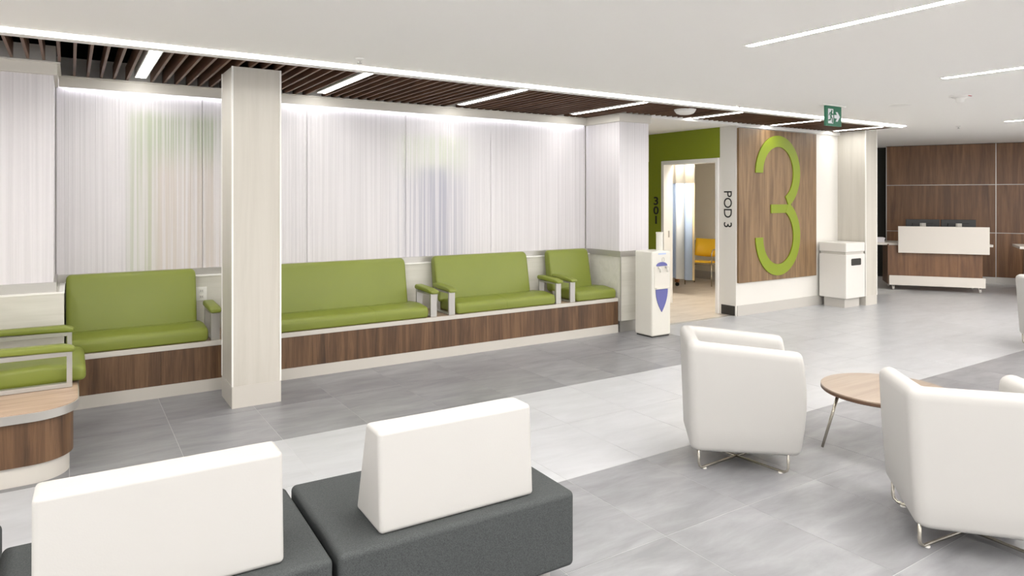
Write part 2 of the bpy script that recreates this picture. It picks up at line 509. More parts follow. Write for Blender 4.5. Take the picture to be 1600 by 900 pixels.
# ---- fluted walls
def flute_line(a, b, out, seed):
    """path from a to b (plan), flutes bulge towards out"""
    rnd = random.Random(seed)
    a, b, out = Vector(a), Vector(b), Vector(out)
    L = (b - a).length; d = (b - a) / L
    pts = []; s = 0.0
    while s < L - 0.004:
        wd = min(rnd.choice((0.008, 0.011, 0.015, 0.022)) * rnd.uniform(0.8, 1.2), L - s)
        dp = wd * rnd.uniform(0.02, 0.11)
        for q in range(5):
            t = q / 5
            pts.append(a + d * (s + wd * t) + out * dp * math.sin(PI * t))
        s += wd
    pts.append(b)
    return pts
def flute_panel(a, b, out, z0, z1, parent, seed):
    pts = flute_line(a, b, out, seed)
    n = len(pts)
    rows_ = 4
    v = []; f = []
    for j in range(rows_ + 1):
        z = z0 + (z1 - z0) * j / rows_
        v += [(p.x, p.y, z) for p in pts]
    for j in range(rows_):
        f += [(j * n + i, j * n + i + 1, (j + 1) * n + i + 1, (j + 1) * n + i) for i in range(n - 1)]
    # flat back so the sheet has thickness
    bo = -Vector(out) * 0.012
    o0 = len(v)
    v += [(a[0] + bo.x, a[1] + bo.y, z0), (b[0] + bo.x, b[1] + bo.y, z0), (b[0] + bo.x, b[1] + bo.y, z1), (a[0] + bo.x, a[1] + bo.y, z1)]
    f.append((o0, o0 + 3, o0 + 2, o0 + 1))
    me = bpy.data.meshes.new('fluted_panel'); me.from_pydata(v, [], f); me.update()
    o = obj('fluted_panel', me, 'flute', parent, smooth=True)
    return o

ZK, ZP0, ZP1 = 0.90, 0.967, 2.505
# back wall of the alcove
wb = MB()
wb.box(-0.04, 5.47, 6.64, 6.95, 0, ZK)
wall_back = struct(obj('wall_back', wb, 'cream'), 'cream laminate knee wall behind the green benches')
obj('backing', box(-0.3, 5.47, 6.73, 6.95, ZK, 2.76), 'white', wall_back)
obj('void_wall', box(-0.3, 5.47, 6.78, 6.95, 2.76, 2.98), 'plenum', wall_back)
obj('sill_channel', box(-0.1, 5.47, 6.665, 6.73, ZK, ZP0), 'alu', wall_back)
obj('sill_cap', box(-0.04, 5.47, 6.625, 6.667, ZK - 0.004, ZK + 0.008), 'whitetrim', wall_back)
obj('valance', MB().box(-0.08, 5.43, 6.655, 6.674, ZP1, ZS).box(-0.08, 5.43, 6.674, 6.72, ZS - 0.02, ZS), 'valance', wall_back)
obj('valance_lip', box(-0.06, 5.43, 6.636, 6.654, ZS - 0.014, ZS - 0.003), 'valance', wall_back)
ed = [-0.10, 1.005, 1.95, 3.0, 4.06, 5.45]
for i in range(len(ed) - 1):
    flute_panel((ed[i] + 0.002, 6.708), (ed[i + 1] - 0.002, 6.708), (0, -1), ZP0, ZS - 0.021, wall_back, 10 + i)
cv = obj('added_wash_strip', box(-0.06, 5.42, 6.677, 6.695, ZP1 + 0.03, ZP1 + 0.036), 'cove')  # added strip, hidden from view, to brighten the top of the flutes
tag(cv, 'added hidden light strip behind the valance, brightening the top of the fluted wall', 'light')
# outlet on knee wall
t = thing('wall_outlet', 'white double power outlet on the knee wall beside the pillar', 'outlet', (0.985, 6.638, 0.74))
obj('plate', box(-0.045, 0.045, -0.008, 0, -0.06, 0.06), 'whitetrim', t, bevel=0.003)
for dz in (-0.026, 0.026):
    s_ = obj('socket', box(-0.018, 0.018, -0.011, -0.007, dz - 0.016, dz + 0.016), 'white', t)
    obj('slot', MB().box(-0.008, -0.005, -0.012, -0.0105, dz - 0.006, dz + 0.006).box(0.005, 0.008, -0.012, -0.0105, dz - 0.006, dz + 0.006), 'ink', s_)

# left pier
wl = struct(obj('wall_left', MB().box(-3.2, -0.04, 6.0, 6.95, 0, ZK), 'cream'), 'cream laminate knee wall of the left pier')
obj('backing', box(-3.2, -0.118, 6.09, 6.95, ZK, 2.70), 'white', wl)
obj('void_wall', box(-3.2, -0.2, 6.2, 6.95, 2.72, 2.98), 'plenum', wl)
obj('sill_channel', MB().prism([(-3.2, 6.03), (-0.085, 6.03), (-0.085, 6.664), (-0.117, 6.664), (-0.117, 6.089), (-3.2, 6.089)], ZK, ZP0 + 0.01), 'alu', wl)
obj('sill_cap', MB().prism([(-3.2, 5.995), (-0.036, 5.995), (-0.036, 6.624), (-0.07, 6.624), (-0.07, 6.0295), (-3.2, 6.0295)], ZK - 0.004, ZK + 0.008), 'whitetrim', wl)
obj('valance', MB().prism([(-3.2, 6.03), (-0.082, 6.03), (-0.082, 6.73), (-0.114, 6.73), (-0.114, 6.086), (-3.2, 6.086)], ZP1, ZS), 'valance', wl)
obj('valance_lip', MB().prism([(-3.2, 6.01), (-0.062, 6.01), (-0.062, 6.643), (-0.081, 6.643), (-0.081, 6.029), (-3.2, 6.029)], ZS - 0.014, ZS - 0.003), 'valance', wl)
obj('upper_wall', MB().prism([(-3.2, 6.05), (-0.09, 6.05), (-0.09, 6.729), (-3.2, 6.729)], ZS + 0.001, 2.72), 'white', wl)
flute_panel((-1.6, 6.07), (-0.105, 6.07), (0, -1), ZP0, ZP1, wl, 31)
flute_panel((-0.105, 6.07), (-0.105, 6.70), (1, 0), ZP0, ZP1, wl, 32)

# right pier
wr = struct(obj('wall_right', MB().box(5.47, 5.93, 6.065, 12, 0.137, ZK).box(5.47, 5.93, 6.09, 12, ZK, 2.98), 'cream'), 'cream laminate end pier between bench and corridor')
obj('plinth', box(5.49, 5.93, 6.10, 12, 0, 0.137), 'alu', wr)
obj('corner_trim', MB().box(5.462, 5.474, 6.057, 6.069, 0.14, ZK), 'alu', wr)
obj('sill_channel', MB().prism([(5.455, 6.058), (5.93, 6.058), (5.93, 6.089), (5.469, 6.089), (5.469, 6.664), (5.455, 6.664)], ZK, ZP0), 'alu', wr)
obj('valance', MB().prism([(5.432, 6.045), (5.945, 6.045), (5.945, 6.0885), (5.468, 6.0885), (5.468, 6.729), (5.432, 6.729)], ZP1, ZS), 'valance', wr)
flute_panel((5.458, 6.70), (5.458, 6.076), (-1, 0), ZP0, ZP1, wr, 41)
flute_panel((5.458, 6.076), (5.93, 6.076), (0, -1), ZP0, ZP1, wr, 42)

# ---- wall carrying the numeral, door wall, examination room
wp = struct(obj('wall_pod', box(7.53, 9.9, 6.06, 6.24, 0, 2.98), 'white'), 'white wall carrying the big numeral')
obj('baseboard', box(7.55, 9.9, 6.048, 6.062, 0, 0.14), 'base', wp)
obj('cap_trim', box(7.53, 9.9, 6.02, 6.062, 2.555, 2.6), 'whitetrim', wp)
wdm = MB()
wdm.box(7.53, 7.68, 6.24, 6.383, 0, 2.7)
wdm.box(7.53, 7.68, 7.382, 12, 0, 2.7)
wdm.box(7.53, 7.68, 6.383, 7.382, 2.107, 2.7)
wd = struct(obj('wall_door', wdm, 'white'), 'white and green corridor wall with the door opening')
obj('baseboard', box(7.522, 7.532, 6.075, 6.30, 0.006, 0.135), 'baseblack', wd)
gp = MB().box(7.524, 7.531, 6.328, 7.70, 2.155, 2.575).box(7.524, 7.531, 7.43, 8.6, 0.1, 2.155)
obj('painted_band', gp, 'greenpaint', wd)
d1 = MB()
d1.prism([(6.345, 0.0), (6.395, 0.0), (6.395, 2.095), (7.37, 2.095), (7.37, 0.0), (7.425, 0.0), (7.425, 2.152), (6.345, 2.152)], 7.508, 7.70, 'X')
d1 = struct(obj('door_1', d1, 'whitetrim', bevel=0.004, seg=2), 'white door frame of the examination room')
obj('strike_plate', box(7.60, 7.63, 7.367, 7.375, 1.0, 1.10), 'alu', d1)
struct(obj('wall_room_far', box(10.5, 10.6, 6.24, 12, 0, 2.7), 'beigewall'), 'cream far wall of the examination room')
struct(obj('baseboard_room', box(10.488, 10.502, 6.24, 12, 0, 0.16), 'base'), 'grey baseboard in the examination room')
struct(obj('wall_room_back', box(5.93, 10.6, 11.5, 11.6, 0, 2.7), 'beigewall'), 'cream back wall of the examination room')
struct(obj('ceiling_room', box(7.68, 10.5, 6.24, 11.5, 2.6, 2.7), 'ceiling'), 'white ceiling of the examination room')
t = thing('room_light', 'ceiling light panel inside the examination room', 'light', (8.08, 7.2, 2.6))
obj('frame', MB().box(-0.30, 0.30, -0.60, 0.60, -0.012, 0), 'whitetrim', t)
obj('diffuser', MB().box(-0.27, 0.27, -0.57, 0.57, -0.016, -0.011), 'ledroom', t)

# big numeral panel
W3 = 1.75 / 3
for i in range(3):
    obj('board', box(7.55 + i * W3 + (0.0008 if i else 0), 7.55 + (i + 1) * W3, 6.026, 6.058, 0.448, 2.543), 'walnut_light', wp)
def ring3(cx, cz, rx, rz, ro, a0, a1, n=40):
    o_ = [(cx + rx * math.cos(math.radians(a0 + (a1 - a0) * i / n)), cz + rz * math.sin(math.radians(a0 + (a1 - a0) * i / n))) for i in range(n + 1)]
    i_ = [(cx + (rx - ro) * math.cos(math.radians(a0 + (a1 - a0) * i / n)), cz + (rz - ro) * math.sin(math.radians(a0 + (a1 - a0) * i / n))) for i in range(n + 1)]
    return o_, i_
def strip(mb, o_, i_, y0, y1):
    n = len(o_)
    for k in range(n - 1):
        v = [(p[0], y, p[1]) for y in (y0, y1) for p in (o_[k], o_[k + 1], i_[k + 1], i_[k])]
        f = [(0, 1, 2, 3), (7, 6, 5, 4), (0, 4, 5, 1), (2, 6, 7, 3)]
        if k == 0: f.append((0, 3, 7, 4))
        if k == n - 2: f.append((1, 5, 6, 2))
        mb.add(v, f)
NUM = dict(xl=7.885, xr=8.885, zt=2.475, zb=0.505, zu=1.945, zl=1.05, xb=8.22, zb0=1.385, zb1=1.505)
rx = (NUM['xr'] - NUM['xl']) / 2; cx = (NUM['xr'] + NUM['xl']) / 2
nm = MB()
o_, i_ = ring3(cx, NUM['zu'], rx, NUM['zt'] - NUM['zu'], 0.158, 180, -62)
strip(nm, o_, i_, 6.0125, 6.0255)
o_, i_ = ring3(cx, NUM['zl'], rx, NUM['zl'] - NUM['zb'], 0.158, 62, -180)
strip(nm, o_, i_, 6.0115, 6.0245)
nm.box(NUM['xb'], cx + 0.25, 6.0135, 6.025, NUM['zb0'], NUM['zb1'])
nm_me = nm
nl = thing('numeral', 'tall lime green numeral 3 mounted on the walnut panel', 'sign', (cx, 6.02, NUM['zb']))
nm.v = [(x - cx, y - 6.02, z - NUM['zb']) for x, y, z in nm.v]
obj('raised_figure', nm, 'lime', nl)

# lettering on the door wall
t = thing('pod_lettering', 'thin black vertical lettering POD 3 on the white strip', 'lettering', (7.529, 6.20, 1.455))
for ch, off in (('P', -0.20), ('O', -0.075), ('D', 0.065), ('3', 0.225)):
    o = obj('letter', text_mesh(ch, 0.19, 0.002), 'ink', t)
    # reads downwards: glyph x axis -> -Z, glyph tops -> -Y (right in view)
    o.matrix_local = Matrix(((0, 0, -1, -0.001), (0, -1, 0, 0), (-1, 0, 0, -off), (0, 0, 0, 1)))
t = thing('room_number', 'black stacked room number 301 on the green wall', 'lettering', (7.524, 7.545, 1.40))
for i, ch in enumerate('301'):
    me = text_mesh(ch, 0.17, 0.002, 0.004)
    o = obj('digit', me, 'ink', t)
    o.matrix_local = Matrix(((0, 0, -1, -0.001), (-1.35, 0, 0, 0), (0, 1, 0, 0.145 - 0.145 * i), (0, 0, 0, 1)))

# ---- pillars
def pillar(x0, x1, y0, y1, label, bz=0.165, zt=ZS - 0.002):
    cx_, cy_ = (x0 + x1) / 2, (y0 + y1) / 2
    t = thing('pillar', label, 'pillar', (cx_, cy_, 0))
    hx, hy = (x1 - x0) / 2, (y1 - y0) / 2
    obj('shaft', box(-hx, hx, -hy, hy, bz, zt), 'creamcol', t)
    obj('base_cladding', box(-hx - 0.004, hx + 0.004, -hy - 0.004, hy + 0.004, 0.0, bz), 'kick', t)
    for sx in (-1, 1):
        for sy in (-1, 1):
            obj('corner_trim', box(sx * hx - 0.006, sx * hx + 0.006, sy * hy - 0.006, sy * hy + 0.006, bz, zt), 'whitetrim', t)
    return t
pillar(1.03, 1.385, 5.48, 5.89, 'pale square pillar standing before the green benches')
pillar(9.90, 10.20, 5.62, 6.2, 'pale pillar behind the white waste bin', 0.14, ZC + 0.05)

# ---- reception back wall (turned 62 degrees)
rw_a = math.atan2(-1.95, 1.03)
rw = struct(thing('wall_reception', 'walnut panelled wall behind the reception desk', 'x', (13.6, 7.3, 0), rw_a))
del rw['category']
obj('backing', box(0, 6.0, 0.03, 0.18, 0, ZC), 'plenum', rw)
us = [0.0, 1.785, 3.6, 5.4]
zs = [0.12, 0.945, 1.845, ZC - 0.004]
for a in range(3):
    for b_ in range(3):
        obj('panel', box(us[a] + 0.006, us[a + 1] - 0.006, 0, 0.03, zs[b_] + 0.005, zs[b_ + 1] - 0.005), 'walnut_wall', rw)
for u in us: obj('joint_strip', box(u - 0.006, u + 0.006, -0.003, 0.03, 0, ZC - 0.003), 'alu', rw)
for z in zs[1:3]: obj('joint_strip', box(0, 5.4, 0.006, 0.03, z - 0.005, z + 0.005), 'alu', rw)
obj('baseboard', box(0, 5.4, 0.004, 0.03, 0, 0.12), 'alu', rw)
# u axis runs to the right, +v (local y) is away from the viewer? dark sheet behind left end stands in for the dim doorway
sw = struct(thing('doorway_dark_sheet', 'dark sheet standing in for the dim doorway beside the reception panelling', 'x', (13.6, 7.3, 0), rw_a))
del sw['category']
obj('surface', box(-4.0, 0.3, 0.35, 0.5, 0, ZC), 'doorway_dark', sw)

# ================================================================= BENCHES
# main bench platform
bp_ = thing('bench_platform', 'long walnut fronted bench base along the fluted wall', 'bench base', (0, 6.09, 0))
X0, X1 = 0.0, 5.455
obj('core', box(X0, X1, 0.02, 0.548, 0.0, 0.372), 'dark', bp_)
obj('kickplate', box(X0, X1, 0.002, 0.02, 0.0, 0.098), 'kick', bp_)
ne = 9
for i in range(ne):
    a = X0 + (X1 - X0) * i / ne; b_ = X0 + (X1 - X0) * (i + 1) / ne
    obj('panel', box(a + 0.0008, b_ - 0.0008, 0.006, 0.02, 0.099, 0.372), 'walnut', bp_)
obj('edge_band', box(X0, X1, 0.0, 0.02, 0.372, 0.412), 'kick', bp_, bevel=0.002, seg=2)
obj('top_board', box(X0, X1, 0.02, 0.548, 0.372, 0.411), 'tan', bp_)

# left platform with a rounded corner
def rounded_plan(ins):
    r = 0.24 - ins
    xr, yf = 0.045 - ins, 4.60 + ins
    pts = [(-3.2, 5.995), (-3.2, yf)] + [(xr - r + r * math.sin(t_), yf + r - r * math.cos(t_)) for t_ in [PI / 2 * i / 14 for i in range(15)]] + [(xr, 5.995)]
    return pts
lp = thing('corner_platform', 'rounded walnut seat platform at the left, wooden top and metal edge', 'bench base', (-0.8, 5.3, 0))
def loc_pts(pts): return [(x + 0.8, y - 5.3) for x, y in pts]
def poly(ins, z0, z1): return MB().prism(loc_pts(rounded_plan(ins)), z0, z1)
o = sharp(obj('kickplate', poly(0.05, 0.0, 0.112), 'kick', lp))
o = sharp(obj('panel', poly(0.03, 0.112, 0.36), 'walnut', lp))
o = sharp(obj('edge_band', poly(0.0, 0.36, 0.408), 'alu', lp))
o = sharp(obj('top_board', poly(0.006, 0.408, 0.412), 'tan', lp))

def round_profile(pts, r, n=5):
    """round the corners of a 2D polygon"""
    out = []
    m = len(pts)
    for i in range(m):
        p = Vector(pts[i]); a = Vector(pts[i - 1]); c = Vector(pts[(i + 1) % m])
        rr = r[i] if isinstance(r, (list, tuple)) else r
        u = (a - p).normalized(); v = (c - p).normalized()
        ang = u.angle(v)
        d = min(rr / math.tan(ang / 2), 0.48 * (a - p).length, 0.48 * (c - p).length)
        r2 = d * math.tan(ang / 2)
        cc = p + (u + v).normalized() * (r2 / math.sin(ang / 2))
        s = p + u * d - cc; e = p + v * d - cc
        a0 = math.atan2(s.y, s.x); a1 = math.atan2(e.y, e.x)
        da = (a1 - a0 + PI) % (2 * PI) - PI
        for k in range(n + 1):
            t_ = a0 + da * k / n
            out.append((cc.x + r2 * math.cos(t_), cc.y + r2 * math.sin(t_)))
    return out
def pillow_x(prof, x0, x1, r, n=4):
    """extrude profile (y,z) along x with rounded ends"""
    cx_ = sum(p[0] for p in prof) / len(prof); cz_ = sum(p[1] for p in prof) / len(prof)
    ymn = min(p[0] for p in prof); ymx = max(p[0] for p in prof); zmn = min(p[1] for p in prof); zmx = max(p[1] for p in prof)
    cy0, cz0 = (ymn + ymx) / 2, (zmn + zmx) / 2
    hy, hz = (ymx - ymn) / 2, (zmx - zmn) / 2
    rings = []
    def ring(x, ins):
        rings.append([(x, cy0 + (p[0] - cy0) * (1 - ins / hy), cz0 + (p[1] - cz0) * (1 - ins / hz)) for p in prof])
    for k in range(n + 1):
        t_ = PI / 2 * k / n
        ring(x0 + r * (1 - math.sin(t_)), r * (1 - math.cos(t_)) if False else r * (1 - math.sin(PI / 2 - t_)) ) if False else None
    seq = []
    for k in range(n + 1):
        t_ = PI / 2 * k / n
        seq.append((r * (1 - math.cos(t_)), r * (1 - math.sin(t_))))   # (dist from end, inset)
    for d, ins in seq: ring(x0 + d, ins)
    for d, ins in seq[::-1]: ring(x1 - d, ins)
    m = len(prof); v = [p for q in rings for p in q]; f = []
    for i in range(len(rings) - 1):
        f += [(i * m + k, i * m + (k + 1) % m, (i + 1) * m + (k + 1) % m, (i + 1) * m + k) for k in range(m)]
    f.append(tuple(range(m))[::-1]); f.append(tuple(range((len(rings) - 1) * m, len(rings) * m)))
    return MB().add(v, f)

# seat unit: local frame, front edge at y=0 (towards the viewer), x along the bench, z=0 on the platform top
SEATP = round_profile([(0.0, 0.0), (0.42, 0.0), (0.42, 0.115), (0.20, 0.128), (0.0, 0.105)], [0.02, 0.02, 0.03, 0.3, 0.045])
BACKP = round_profile([(0.30, 0.095), (0.44, 0.07), (0.515, 0.56), (0.405, 0.565)], [0.03, 0.03, 0.05, 0.05])
def seam_on(prof, x, up):
    """a thin stitched line hugging a profile"""
    cy0 = sum(p[0] for p in prof) / len(prof); cz0 = sum(p[1] for p in prof) / len(prof)
    pts = [(x, cy0 + (p[0] - cy0) * 1.004, cz0 + (p[1] - cz0) * 1.006) for p in prof]
    return MB().tube(pts, 0.0012, 5, closed=True)
def armrest(t, x, outer):
    fr = MB()
    fr.box(x - 0.034, x + 0.034, 0.004, 0.03, 0.0, 0.232)          # front post
    fr.box(x - 0.034, x + 0.034, 0.33, 0.352, 0.0, 0.245)          # rear post
    fr.box(x - 0.03, x + 0.03, 0.03, 0.33, 0.215, 0.235)           # rail
    fr.box(x - 0.03, x + 0.03, 0.03, 0.33, 0.0, 0.008)
    a = obj('armrest', fr, 'alu', t, bevel=0.002, seg=2)
    pr = round_profile([(-0.03, 0.228), (0.37, 0.246), (0.37, 0.292), (0.06, 0.278), (-0.03, 0.258)], [0.012, 0.02, 0.02, 0.1, 0.02])
    obj('pad', pillow_x(pr, x - 0.045, x + 0.045, 0.018), 'green', a, smooth=True)
def bench_seat(x0, x1, arms, seams, label, loc=(0, 6.105, 0.4135), rz=0.0, group='green bench seats along the wall', bx=None):
    cx_ = (x0 + x1) / 2
    t = thing('settee', label, 'settee', (loc[0] + cx_, loc[1], loc[2]) if rz == 0 else loc, rz, group)
    h = (x1 - x0) / 2
    c = obj('seat_cushion', pillow_x(SEATP, -h, h, 0.035), 'green', t, smooth=True)
    b0, b1 = (bx[0] - cx_, bx[1] - cx_) if bx else (-h + 0.02, h - 0.07)
    b = obj('backrest', pillow_x(BACKP, b0, b1, 0.035), 'green', t, smooth=True)
    for s in seams:
        obj('seam', seam_on(SEATP, s - cx_, 0), 'greenseam', c)
    for a in arms:
        armrest(t, a - cx_, 1)
    return t
bench_seat(-0.03, 0.965, [1.015], [], 'green two place bench seat left of the pale pillar', bx=(-0.03, 0.92))
bench_seat(1.30, 2.985, [1.25, 3.035], [2.43], 'widest green bench seat, directly right of the pale pillar', bx=(1.30, 2.90))
bench_seat(3.295, 4.55, [3.24, 4.585], [3.90], 'green two place bench seat with an armrest at both ends', bx=(3.24, 4.42))
bench_seat(4.84, 5.445, [4.785], [], 'narrow single green bench seat beside the water cooler', bx=(4.735, 5.33))
# seat on the left platform facing right: local -y (front) -> world +X
ls = thing('settee', 'green seat with two metal framed armrests on the rounded platform', 'settee', (0.085, 5.47, 0.413), PI / 2, 'green bench seats along the wall')
c = obj('seat_cushion', pillow_x(round_profile([(0.0, 0.012), (0.52, 0.0), (0.52, 0.125), (0.22, 0.14), (0.0, 0.115)], [0.03, 0.02, 0.03, 0.3, 0.05]), -0.30, 0.36, 0.035), 'green', ls, smooth=True)
obj('backrest', pillow_x([(p[0] + 0.27, p[1]) for p in BACKP], -0.31, 0.31, 0.035), 'green', ls, smooth=True)
for x in (-0.36, 0.385):
    fr = MB()
    fr.box(x - 0.022, x + 0.022, 0.075, 0.105, 0.0, 0.222)
    fr.box(x - 0.022, x + 0.022, 0.50, 0.53, 0.0, 0.235)
    fr.box(x - 0.022, x + 0.022, 0.105, 0.50, 0.195, 0.225)
    fr.box(x - 0.022, x + 0.022, 0.105, 0.50, 0.0, 0.028)
    a = obj('armrest', fr, 'alu', ls, bevel=0.002, seg=2)
    pr = round_profile([(0.06, 0.22), (0.56, 0.235), (0.56, 0.275), (0.12, 0.272), (0.06, 0.25)], [0.015, 0.02, 0.02, 0.1, 0.02])
    obj('pad', pillow_x(pr, x - 0.04, x + 0.04, 0.018), 'green', a, smooth=True)

# ================================================================= OTTOMANS WITH WHITE BACKS
def ottoman(loc, rz, label, label_back, w=0.96, d=0.655, wd_=0.635, dx=0.0):
    t = thing('ottoman', label, 'ottoman', loc, rz, 'charcoal fabric ottomans')
    obj('cushion', box(-w / 2 + 0.002, w / 2 - 0.002, -d / 2, d / 2, 0.13, 0.43), 'charcoal', t, bevel=0.022, seg=5)
    for sx in (-1, 1):
        for sy in (-1, 1):
            x, y = sx * (w / 2 - 0.09), sy * (d / 2 - 0.09)
            obj('leg', MB().lathe([(0.018, 0.0), (0.022, 0.02), (0.026, 0.131)], x, y, 14), 'alu', t, smooth=False)
    tb = thing('back_bolster', label_back, 'bolster', (loc[0] + dx, loc[1], 0.43), rz, 'white wedge bolsters on the ottomans')
    pr = [(-d / 2 + 0.055, 0.0), (-d / 2 + 0.31, 0.0), (-d / 2 + 0.205, 0.352), (-d / 2 + 0.075, 0.352)]
    obj('wedge', MB().prism(pr, -wd_ / 2, wd_ / 2, 'X'), 'upwhite', tb, bevel=0.016, seg=5)
    return t
ottoman((0.262, 2.505, 0), math.radians(-1.5), 'charcoal fabric ottoman in the left foreground, its front cut off by the frame', 'large white wedge bolster in the left foreground', w=0.93, wd_=0.665, dx=-0.012)
ottoman((1.222, 2.485, 0), math.radians(-1.5), 'charcoal fabric ottoman at the end of the row, centre foreground', 'white wedge bolster in the centre foreground, nearest the light floor band')
ottoman((-0.545, 2.60, 0), math.radians(88.5), 'charcoal fabric ottoman at the far left edge of the frame', 'white wedge bolster at the far left edge of the frame')

# ================================================================= ARMCHAIRS
def shell_mesh(wb=0.51, wt=0.58, db=0.555, dt=0.60, z0=0.115, zb=0.765, za=0.715, th=0.085):
    """U-shaped upholstered shell; local +y = facing direction, x = width, origin under the seat centre"""
    rows_ = []
    nz = 10
    # path: near arm front -> back -> far arm front, plan at parameter h (0 bottom, 1 top)
    def plan(h, inset):
        w_ = (wb + (wt - wb) * h) / 2 - inset
        back = -(db + (dt - db) * h) / 2 - 0.02 + inset
        front = db / 2 + 0.03 * math.sin(PI * min(1, max(0, h))) + 0.0 * h
        r = max(0.015, 0.05 - inset * 0.4)
        pts = []
        m = 8
        for i in range(m): pts.append((-w_, front + (back + r - front) * i / m))
        for i in range(7):
            a = PI + PI / 2 * i / 6
            pts.append((-w_ + r + r * math.cos(a), back + r + r * math.sin(a)))
        for i in range(1, 4): pts.append((-w_ + r + (2 * w_ - 2 * r) * i / 4, back))
        for i in range(7):
            a = 1.5 * PI + PI / 2 * i / 6
            pts.append((w_ - r + r * math.cos(a), back + r + r * math.sin(a)))
        for i in range(1, m + 1): pts.append((w_, back + r + (front - back - r) * i / m))
        return pts
    P0 = plan(0, 0); n = len(P0)
    def top(y):   # top height falls towards the arm fronts
        t_ = min(1, max(0, (y + 0.3) / 0.6))
        return zb + (za - zb) * t_
    # cross-section rings from inner bottom over the top to outer bottom and under
    ring = []
    for k in range(6): ring.append(('i', k / 5 * 0.9 + 0.0))
    rings = []
    zin0 = 0.36
    seq = []
    seq.append((th, None, zin0))                     # inner low
    seq.append((th, 'top', -0.20)); seq.append((th, 'top', -0.06))
    for a in (15, 40, 65, 90, 115, 140, 165):
        rr = th / 2
        seq.append((th / 2 + rr * math.cos(math.radians(a)), 'top', -0.045 + 0.045 * math.sin(math.radians(a))))
    seq.append((0.0, 'top', -0.06)); seq.append((0.0, 'top', -0.2)); seq.append((0.0, 'top', -0.33)); seq.append((0.0, None, 0.26))
    seq.append((0.0, None, z0 + 0.03)); seq.append((0.006, None, z0 + 0.012)); seq.append((0.02, None, z0))
    seq.append((th, None, z0)); 
    for ins, ref, zz in seq:
        row = []
        for i in range(n):
            # height first (needs y), two passes
            y = P0[i][1]
            z = (top(y) + zz) if ref == 'top' else zz
            h = (z - z0) / (zb - z0)
            p = plan(h, ins)[i]
            row.append((p[0], p[1], z))
        rings.append(row)
    # round the arm fronts: shrink the first and last path columns towards the panel middle line
    m = len(rings)
    v = []; 
    cols = []
    for i in range(n):
        cols.append([Vector(rings[j][i]) for j in range(m)])
    def cap(col, dirv):
        """extra columns closing an arm end, rounded"""
        c = sum(col, Vector()) / len(col)
        out = []
        for a in (30, 60, 85):
            s = math.cos(math.radians(a)); d = 0.04 * math.sin(math.radians(a))
            q = []
            for p in col:
                zt_ = 0.70
                # shrink thickness fully, height only by the radius
                hz = (zt_ - z0) / 2; mz = (zt_ + z0) / 2
                q.append(Vector((c.x + (p.x - c.x) * (0.35 + 0.65 * s), p.y + d, mz + (p.z - mz) * (1 - 0.035 / hz * (1 - s)))))
            out.append(q)
        return out
    c0 = cap(cols[0], 1); c1 = cap(cols[-1], 1)
    cols = c0[::-1] + cols + c1
    N = len(cols)
    for col in cols: v += [tuple(p) for p in col]
    f = []
    for i in range(N - 1):
        for j in range(m):
            f.append((i * m + j, (i + 1) * m + j, (i + 1) * m + (j + 1) % m, i * m + (j + 1) % m))
    f.append(tuple(range(m))); f.append(tuple(range((N - 1) * m, N * m))[::-1])
    return MB().add(v, f).mesh('shell')
shell_me = shell_mesh()
def armchair(loc, facing, label):
    t = thing('armchair', label, 'armchair', loc, math.radians(facing - 90), 'white tub armchairs')
    obj('shell', shell_me, 'upwhite', t, smooth=True)
    sp = round_profile([(-0.26, 0.14), (0.27, 0.14), (0.285, 0.40), (-0.26, 0.40)], [0.02, 0.04, 0.05, 0.02])
    obj('seat_cushion', pillow_x(sp, -0.2, 0.2, 0.02), 'upwhite', t, smooth=True)
    fx, fy, zr = 0.235, 0.25, 0.012
    for sx in (-1, 1):
        for sy in (-1, 1):
            x, y = sx * fx, sy * fy
            dx, dy = -x, -y
            L = math.hypot(x, y)
            ux, uy = dx / L, dy / L
            path = [(x, y, 0.15), (x, y, 0.045), (x + ux * 0.006, y + uy * 0.006, 0.026), (x + ux * 0.025, y + uy * 0.025, zr), (0 + ux * -0.004, 0 + uy * -0.004, zr)]
            obj('leg', MB().tube(path, 0.0075, 8), 'chrome', t, smooth=True)
            obj('glide', MB().lathe([(0.012, 0.0), (0.012, 0.006)], x + ux * 0.05, y + uy * 0.05, 10), 'whitetrim', t)
    return t
armchair((3.44, 2.765, 0), -42, 'white tub armchair left of the round table')
ch = armchair((3.605, 1.545, 0), 40, 'white tub armchair in the right foreground before the round table')
ch.scale = (1.14, 1.0, 0.98)
armchair((8.78, 2.86, 0), -120, 'white tub armchair at the far right edge of the frame')

# round table
TX, TY = 4.30, 2.31
t = thing('round_table', 'low round wooden table on slanted metal legs', 'table', (TX, TY, 0))
obj('table_top', MB().lathe([(0.372, 0.392), (0.375, 0.395), (0.375, 0.402), (0.372, 0.404)], 0, 0, 64), 'tabletop', t)
obj('edge_band', MB().lathe([(0.340, 0.372), (0.368, 0.374), (0.375, 0.380), (0.375, 0.3945), (0.34, 0.3945)], 0, 0, 64), 'tableedge', t, smooth=False)
for a in (134, 254, 14):
    ca, sa = math.cos(math.radians(a)), math.sin(math.radians(a))
    obj('leg', MB().tube([(0.27 * ca, 0.27 * sa, 0.374), (0.372 * ca, 0.372 * sa, 0.004)], [0.011, 0.008], 10), 'chrome', t, smooth=True)

